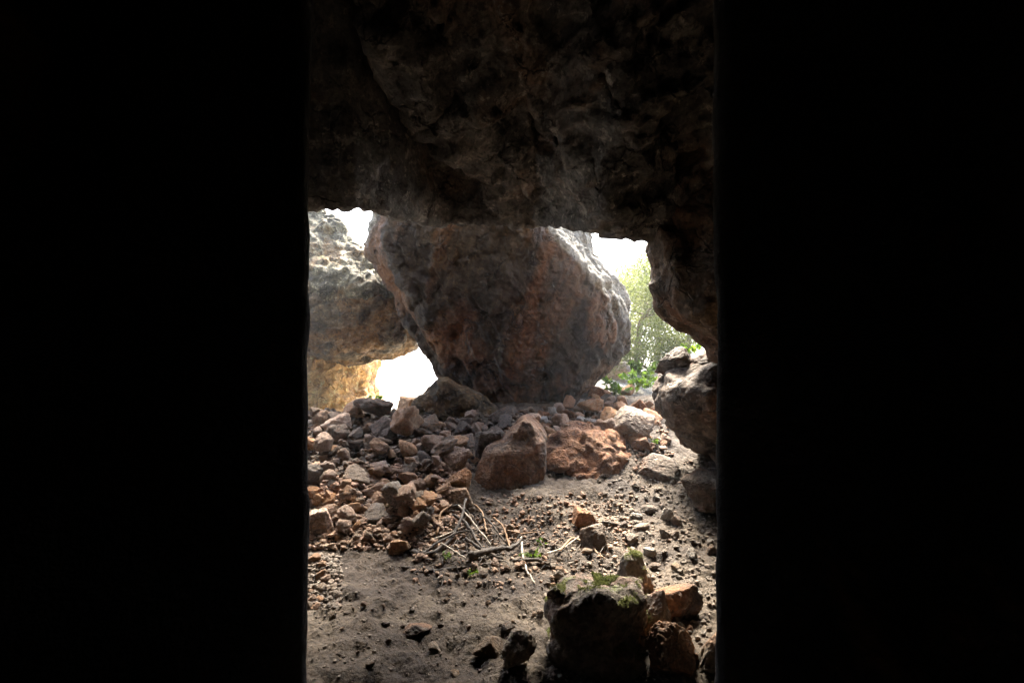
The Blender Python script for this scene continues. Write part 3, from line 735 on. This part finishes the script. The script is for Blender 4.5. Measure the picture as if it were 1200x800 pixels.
def moss_on(o, n, seed, thr=.12, nz=.5):
    r = np.random.default_rng(seed); V = getv(o.data); Nn = normals(o.data)
    m = sst(thr, thr + .25, fbm(V * 7, 4, seed)) * sst(nz, nz + .25, Nn[:, 2])
    if m.sum() < 1: return
    i = r.choice(len(V), n, p=m / m.sum())
    v, f = leaf_quads(V[i] + r.normal(size=(n, 3)) * .004, Nn[i] + r.normal(size=(n, 3)) * .6, .011, r, .5)
    link('moss', mesh_from('moss', v, f, False), M['moss'], parent=o)
for nm_, n_ in (('mossy_boulder', 8000), ('upright_rock', 900), ('round_stone', 500), ('dark_rock', 700)):
    moss_on(bpy.data.objects[nm_], n_, 401 + n_)

# ------------------------------------------------------------------ sticks
def tube(pts, r0, r1, seg=9, wob=.25, seed=0):
    pts = np.array(pts, float); n = max(24, len(pts) * 8)
    s = np.r_[0, np.cumsum(np.linalg.norm(np.diff(pts, axis=0), axis=1))]; t = np.linspace(0, s[-1], n)
    C = np.stack([np.interp(t, s, pts[:, i]) for i in range(3)], 1)
    for _ in range(4): C[1:-1] = (C[:-2] + 2 * C[1:-1] + C[2:]) / 4
    V = []
    T = np.gradient(C, axis=0); T /= np.linalg.norm(T, axis=1)[:, None]
    for i in range(n):
        u = np.cross(T[i], [0.1, .2, 1]); u /= np.linalg.norm(u); v = np.cross(T[i], u)
        r = (r0 + (r1 - r0) * i / (n - 1))
        if i in (0, n - 1): r *= .45
        for k in range(seg):
            a = 2 * math.pi * k / seg
            V.append(C[i] + (u * math.cos(a) + v * math.sin(a)) * r)
    V = np.array(V)
    V += ((perlin(V * 22, seed) + .8 * perlin(V * 60, seed + 1)) * r0 * (wob + .25))[:, None] * np.array([1, 1, 1])
    Fc = [tuple(f) for f in grid_faces(n, seg, True)] + [tuple(range(seg))[::-1], tuple((n - 1) * seg + k for k in range(seg))]
    return V, Fc

def stick(pix, r0, r1, mat, label, name='fallen_branch', lift=None, seed=0, twigs=()):
    pts = []
    for i, (px, py) in enumerate(pix):
        p = on_ground(px, py); p[2] += r0 * .9 + (lift[i] if lift else 0.0); pts.append(p)
    if mat != 'wood_dark': r0 *= .8; r1 *= .75
    V, Fc = tube(pts, r0, r1, seed=seed)
    for tw in twigs:
        q = []
        for i, (px, py) in enumerate(tw):
            p = on_ground(px, py); p[2] += r0 * .9 + .015 * i; q.append(p)
        v2, f2 = tube(q, r1 * .9, r1 * .4, 7, seed=seed + 3)
        Fc += [tuple(int(x) + len(V) for x in f) for f in f2]; V = np.concatenate([V, v2])
    org = V.mean(0); org[2] = V[:, 2].min()
    me = mesh_from(name, V - org, Fc)
    return tag(link(name, me, M[mat], tuple(org)), label, 'branch')
stick([(537, 603), (556, 622), (577, 645)], .011, .008, 'wood_pale', 'straight pale stick slanting across the branch pile', lift=[.07, .05, .02], seed=1)
stick([(482, 650), (505, 655), (528, 640), (541, 618), (546, 600)], .017, .008, 'wood_dark', 'long dark bent branch at the left end of the branch pile', lift=[.01, .01, .03, .06, .1], seed=2, twigs=[[(528, 640), (545, 632), (556, 626)]])
stick([(470, 668), (505, 672), (540, 668), (575, 662)], .014, .009, 'wood_dark', 'low dark branch lying lowest at the front of the pile', seed=3)
stick([(549, 659), (575, 652), (602, 648), (612, 640)], .026, .014, 'wood_dark', 'thick dark log with a pale upper side in the branch pile', seed=4, lift=[.02, .02, .02, .03])
stick([(611, 636), (612, 655), (617, 672), (627, 688)], .011, .008, 'wood_pale', 'bleached curved stick beside the bright green sprig', lift=[.04, .03, .02, .0], seed=5)
stick([(655, 650), (671, 638), (690, 645), (709, 657)], .012, .008, 'wood_brown', 'bent brown stick arched in front of the dark brown stone', lift=[.01, .05, .03, .0], seed=6)
stick([(578, 616), (590, 626), (598, 644)], .012, .008, 'wood_brown', 'tan bent stick pointing up in the middle of the pile', lift=[.05, .05, .0], seed=7)
stick([(516, 642), (530, 650), (546, 660)], .009, .006, 'wood_pale', 'short pale twig low at the left of the pile', lift=[.03, .03, .02], seed=8)
stick([(503, 640), (525, 634), (544, 625)], .01, .007, 'wood_pale', 'short pale stick across the dark bent branch', lift=[.03, .04, .05], seed=9)
stick([(594, 627), (612, 629), (628, 628)], .009, .006, 'wood_brown', 'thin brown stick lying level below the tall slab', lift=[.02, .02, .02], seed=10)
stick([(622, 607), (621, 600), (619, 592)], .007, .004, 'wood_dark', 'tiny dark twig standing up before the tall slab', lift=[0, .0, .0], seed=11)
stick([(508, 592), (522, 600), (540, 600), (553, 612)], .012, .008, 'wood_dark', 'dark crooked branch at the top of the pile below the grey stone', lift=[.05, .03, .05, .03], seed=12, twigs=[[(540, 600), (548, 596)]])
stick([(512, 632), (516, 612), (530, 600)], .012, .008, 'wood_brown', 'curved brown branch rising at the left of the pile', lift=[.02, .06, .05], seed=13)
stick([(560, 606), (575, 620), (592, 640)], .008, .005, 'wood_dark', 'thin dark stick right of the straight pale one', lift=[.04, .05, .02], seed=14)
stick([(690, 610), (715, 617), (738, 620)], .012, .009, 'wood_dark', 'short dark stick on the pale path beside the red-brown stone', seed=15)
stick([(640, 652), (660, 645), (680, 632)], .009, .006, 'wood_pale', 'short pale stick right of the bright green sprig', lift=[.01, .01, .02], seed=16)

tw_v, tw_f, off = [], [], 0
r = np.random.default_rng(91)
for k in range(170):
    px, py = r.uniform(484, 715), 0
    py = 640 + r.normal() * 17 + (px - 560) * .03
    a = r.uniform(0, 3.14); l = r.uniform(5, 20)
    pts = []
    for t in (-.5, 0, .5):
        p = on_ground(px + math.cos(a) * l * t + r.normal() * 1.2, py + math.sin(a) * l * t * .6 + r.normal()); p[2] += .006 + .03 * r.random(); pts.append(p)
    v, f = tube(pts, .0045, .0025, 5, seed=k); tw_v.append(v); tw_f += [tuple(int(x) + off for x in q) for q in f]; off += len(v)
o = link('twig_litter', mesh_from('twig_litter', np.concatenate(tw_v), tw_f), M['wood_dark']); o['kind'] = 'stuff'; o['label'] = 'short broken twigs littering the ground round the branch pile'
stick([(488, 660), (510, 646), (536, 634), (560, 628)], .010, .006, 'wood_dark', 'thin dark branch crossing the long bent one', lift=[.01, .05, .06, .04], seed=17)
stick([(545, 640), (566, 652), (590, 660)], .012, .007, 'wood_dark', 'dark stick below the straight pale one in the pile', lift=[.05, .03, .01], seed=18)
stick([(556, 600), (566, 612), (570, 630)], .010, .006, 'wood_brown', 'brown crooked twig above the straight pale stick', lift=[.06, .06, .03], seed=19)
stick([(530, 612), (546, 622), (566, 650)], .013, .009, 'wood_dark', 'stout dark stick left of the straight pale one', lift=[.05, .05, .02], seed=20)
stick([(600, 662), (625, 660), (648, 666)], .012, .007, 'wood_dark', 'dark stick lying right of the thick log', lift=[.01, .02, .0], seed=21)

# ------------------------------------------------------------------ plants
def sprig(px, py, size_px, n, label, Y=None, z=None, seed=0, leaf=.04, mat='leaf_bright', flat=.6):
    p = on_ground(px, py) if Y is None else W(px, py, Y)
    r = np.random.default_rng(seed); rad = size_px / F * p[1] / 2
    V = []; Fc = []; off = 0
    C = []; D = []
    for k in range(max(4, n // 9)):
        a = r.uniform(0, 6.28); l = rad * r.uniform(.5, 1.1)
        tip = np.array([math.cos(a) * l, math.sin(a) * l, rad * flat * r.uniform(.5, 1.6)])
        v, f = tube([(0, 0, -.02), tip * [.4, .4, .65], tip], .0025, .001, 5, seed=seed)
        V.append(v); Fc += [tuple(int(x) + off for x in q) for q in f]; off += len(v)
        for j in range(9):
            t = r.uniform(.35, 1); C.append(tip * [t, t, t ** .7]); D.append(np.array([math.cos(a), math.sin(a), .2]) + r.normal(size=3) * .7)
    v, f = leaf_quads(np.array(C), np.array(D), leaf, r, .65)
    stem = np.concatenate(V)
    o = bpy.data.objects.new('sprig', None); COL.objects.link(o); o.location = p; o.empty_display_size = .05
    tag(o, label, 'plant')
    link('stem', mesh_from('stem', stem, Fc), M['leaf_bright'], parent=o)
    link('leaves', mesh_from('leaves', v, f, False), M[mat], parent=o)
    return o
sprig(624, 654, 24, 60, 'bright green sprig sprouting beside the bleached curved stick', seed=1, leaf=.03)
sprig(636, 638, 12, 20, 'tiny bright green seedling behind the larger green sprig', seed=2, leaf=.025)
sprig(521, 655, 12, 20, 'pale green seedling at the left of the branch pile', seed=3, leaf=.022)
sprig(553, 675, 14, 24, 'low pale green seedling under the thick dark log', seed=13, leaf=.022)
sprig(764, 521, 13, 24, 'little yellow-green seedling above the flat white-topped stone', seed=4, leaf=.035)
sprig(746, 457, 52, 160, 'bright fern patch on the floor of the tall opening', seed=5, leaf=.10, Y=8.2)
sprig(728, 462, 34, 90, 'low bright fern spreading over the slope below the fern patch', seed=15, leaf=.09, Y=7.6)
sprig(757, 440, 40, 120, 'fern standing behind the fern patch against the trees', seed=16, leaf=.12, Y=9.0)
sprig(716, 452, 20, 40, 'small bright fern at the right foot of the pillar', seed=6, leaf=.09, Y=8.0)
sprig(766, 455, 24, 50, 'bright fern against the left face of the right ledge', seed=7, leaf=.08, Y=7.0)
sprig(811, 412, 22, 60, 'yellow-green leafy plant on the ledge under the hanging rock', seed=8, leaf=.06, Y=5.5)
sprig(441, 472, 18, 40, 'green fern on the left side of the low opening', seed=9, leaf=.08, Y=7.9)

# ------------------------------------------------------------------ trees outside
def tree(x, y, h, lean, label, seed, crown_r, leaves=5200, leaf=.16, name='tree', cat='tree'):
    r = np.random.default_rng(seed); z = gz(x, y) - .1
    root = bpy.data.objects.new(name, None); COL.objects.link(root); root.location = (x, y, z); tag(root, label, cat)
    TV, TF, off = [], [], 0
    def add(pts, r0, r1):
        nonlocal off
        v, f = tube(pts, r0, r1, 9, .4, seed); TV.append(v); TF.extend(tuple(int(k) + off for k in q) for q in f); off += len(v)
    top = np.array([lean[0] * h, lean[1] * h, h * .8])
    P = [np.zeros(3), top * .25 + r.normal(size=3) * .08, top * .5 + r.normal(size=3) * .12, top * .75 + r.normal(size=3) * .12, top]
    add(P, .028 * h, .006 * h)
    C, D = [], []
    for k in range(17):
        t = r.uniform(.22, 1.0); b = np.array([np.interp(t, [0, .25, .5, .75, 1], [p[i] for p in P]) for i in range(3)])
        a = r.uniform(0, 6.28); l = crown_r * r.uniform(.5, 1.1) * (1.15 - .5 * abs(t - .5))
        e = b + np.array([math.cos(a) * l, math.sin(a) * l, l * r.uniform(.1, .8)])
        m = (b + e) / 2 + r.normal(size=3) * .1 * l
        add([b, m, e], .009 * h * (1.2 - t), .0025 * h)
        nl = leaves // 17
        for _ in range(5):
            tt = r.uniform(.35, 1.05); c = b + (e - b) * tt + r.normal(size=3) * .12 * crown_r
            q = c + r.normal(size=(nl // 5, 3)) * crown_r * np.array([.17, .17, .12])
            C.append(q); D.append(r.normal(size=(nl // 5, 3)) + [0, 0, -.3])
    link('trunk', mesh_from('trunk', np.concatenate(TV), TF), M['bark'], parent=root)
    v, f = leaf_quads(np.concatenate(C), np.concatenate(D), leaf, r, .45)
    link('crown', mesh_from('crown', v, f, False), M['leaf_tree'], parent=root)
tree(2.35, 9.7, 2.55, (.14, 0), 'slender forked tree standing just outside the tall opening', 61, 1.0, 8500, .06)
tree(2.05, 11.6, 2.7, (.02, .03), 'leafy tree behind the slender forked one outside the tall opening', 62, 1.25, 12000, .065)
tree(3.7, 13.0, 3.0, (.05, 0), 'taller pale tree at the right beyond the tall opening', 63, 1.3, 14000, .07)
tree(3.55, 10.0, 2.2, (-.05, 0), 'low bushy tree seen under the hanging rock', 64, .9, 12000, .055)

tree(1.8, 9.3, .95, (.05, 0), 'low pale shrub behind the sunlit block beside the pillar', 65, .55, 4000, .05, 'shrub', 'shrub')
tree(2.65, 9.9, 1.05, (-.03, 0), 'leafy shrub growing under the slender forked tree', 66, .7, 5000, .055, 'shrub', 'shrub')

# ------------------------------------------------------------------ camera, light, world
cam = bpy.data.cameras.new('camera'); cam.sensor_width = 36; cam.sensor_fit = 'HORIZONTAL'; cam.lens = 36 * F / 1200
cam.clip_start = .05; cam.clip_end = 2000
co = bpy.data.objects.new('camera', cam); COL.objects.link(co); co.location = (0, 0, CAM_Z); co.rotation_euler = (R(90), 0, 0)
SC.camera = co

ELEV, AZ = 50.0, 5.0          # sun behind the pillar, a little to the right
sd = Vector((math.sin(R(AZ)) * math.cos(R(ELEV)), math.cos(R(AZ)) * math.cos(R(ELEV)), math.sin(R(ELEV))))
sun = bpy.data.lights.new('sun', 'SUN'); sun.energy = 1.5; sun.angle = R(26); sun.color = (1, .89, .74)
so = bpy.data.objects.new('sun', sun); COL.objects.link(so); so.rotation_euler = sd.to_track_quat('Z', 'Y').to_euler(); so.location = (6, 20, 20)
w = bpy.data.worlds.new('World'); SC.world = w; w.use_nodes = True
nt = w.node_tree; bg = nt.nodes['Background']
sky = nt.nodes.new('ShaderNodeTexSky'); sky.sky_type = 'NISHITA'; sky.sun_disc = False
sky.sun_elevation = R(ELEV); sky.sun_rotation = R(AZ); sky.dust_density = 4.0; sky.ozone_density = 1.0
nt.links.new(sky.outputs[0], bg.inputs[0]); bg.inputs[1].default_value = .05

HAZE = .003  # haze added to stand in for lens glow round the openings
if HAZE:
    lo, hi = np.array([-310., -70., -48.]), np.array([310., 430., 9.5])
    hv = [(x, y, z) for x in (lo[0], hi[0]) for y in (lo[1], hi[1]) for z in (lo[2], hi[2])]
    hm = bpy.data.materials.new('haze'); hm.use_nodes = True; hn = hm.node_tree; hn.nodes.remove(hn.nodes['Principled BSDF'])
    pv = hn.nodes.new('ShaderNodeVolumePrincipled'); pv.inputs['Density'].default_value = HAZE; pv.inputs['Color'].default_value = (.82, .9, 1, 1); pv.inputs['Anisotropy'].default_value = .35
    hn.links.new(pv.outputs[0], hn.nodes['Material Output'].inputs['Volume'])
    o = link('haze', mesh_from('haze', hv, [(0, 1, 3, 2), (4, 6, 7, 5), (0, 4, 5, 1), (2, 3, 7, 6), (0, 2, 6, 4), (1, 5, 7, 3)], False), hm); o['kind'] = 'stuff'
    o['label'] = 'thin pale haze added for the glow round the openings'

vs = SC.view_settings; vs.view_transform = 'Standard'; vs.look = 'None'; vs.gamma = 1; vs.use_curve_mapping = False
vs.exposure = 4.85
SC.render.engine = 'CYCLES'
cy = SC.cycles; cy.use_denoising = True; cy.denoiser = 'OPENIMAGEDENOISE'
cy.max_bounces = 8; cy.diffuse_bounces = 5; cy.glossy_bounces = 2; cy.transparent_max_bounces = 4; cy.sample_clamp_indirect = 6; cy.caustics_reflective = False; cy.caustics_refractive = False
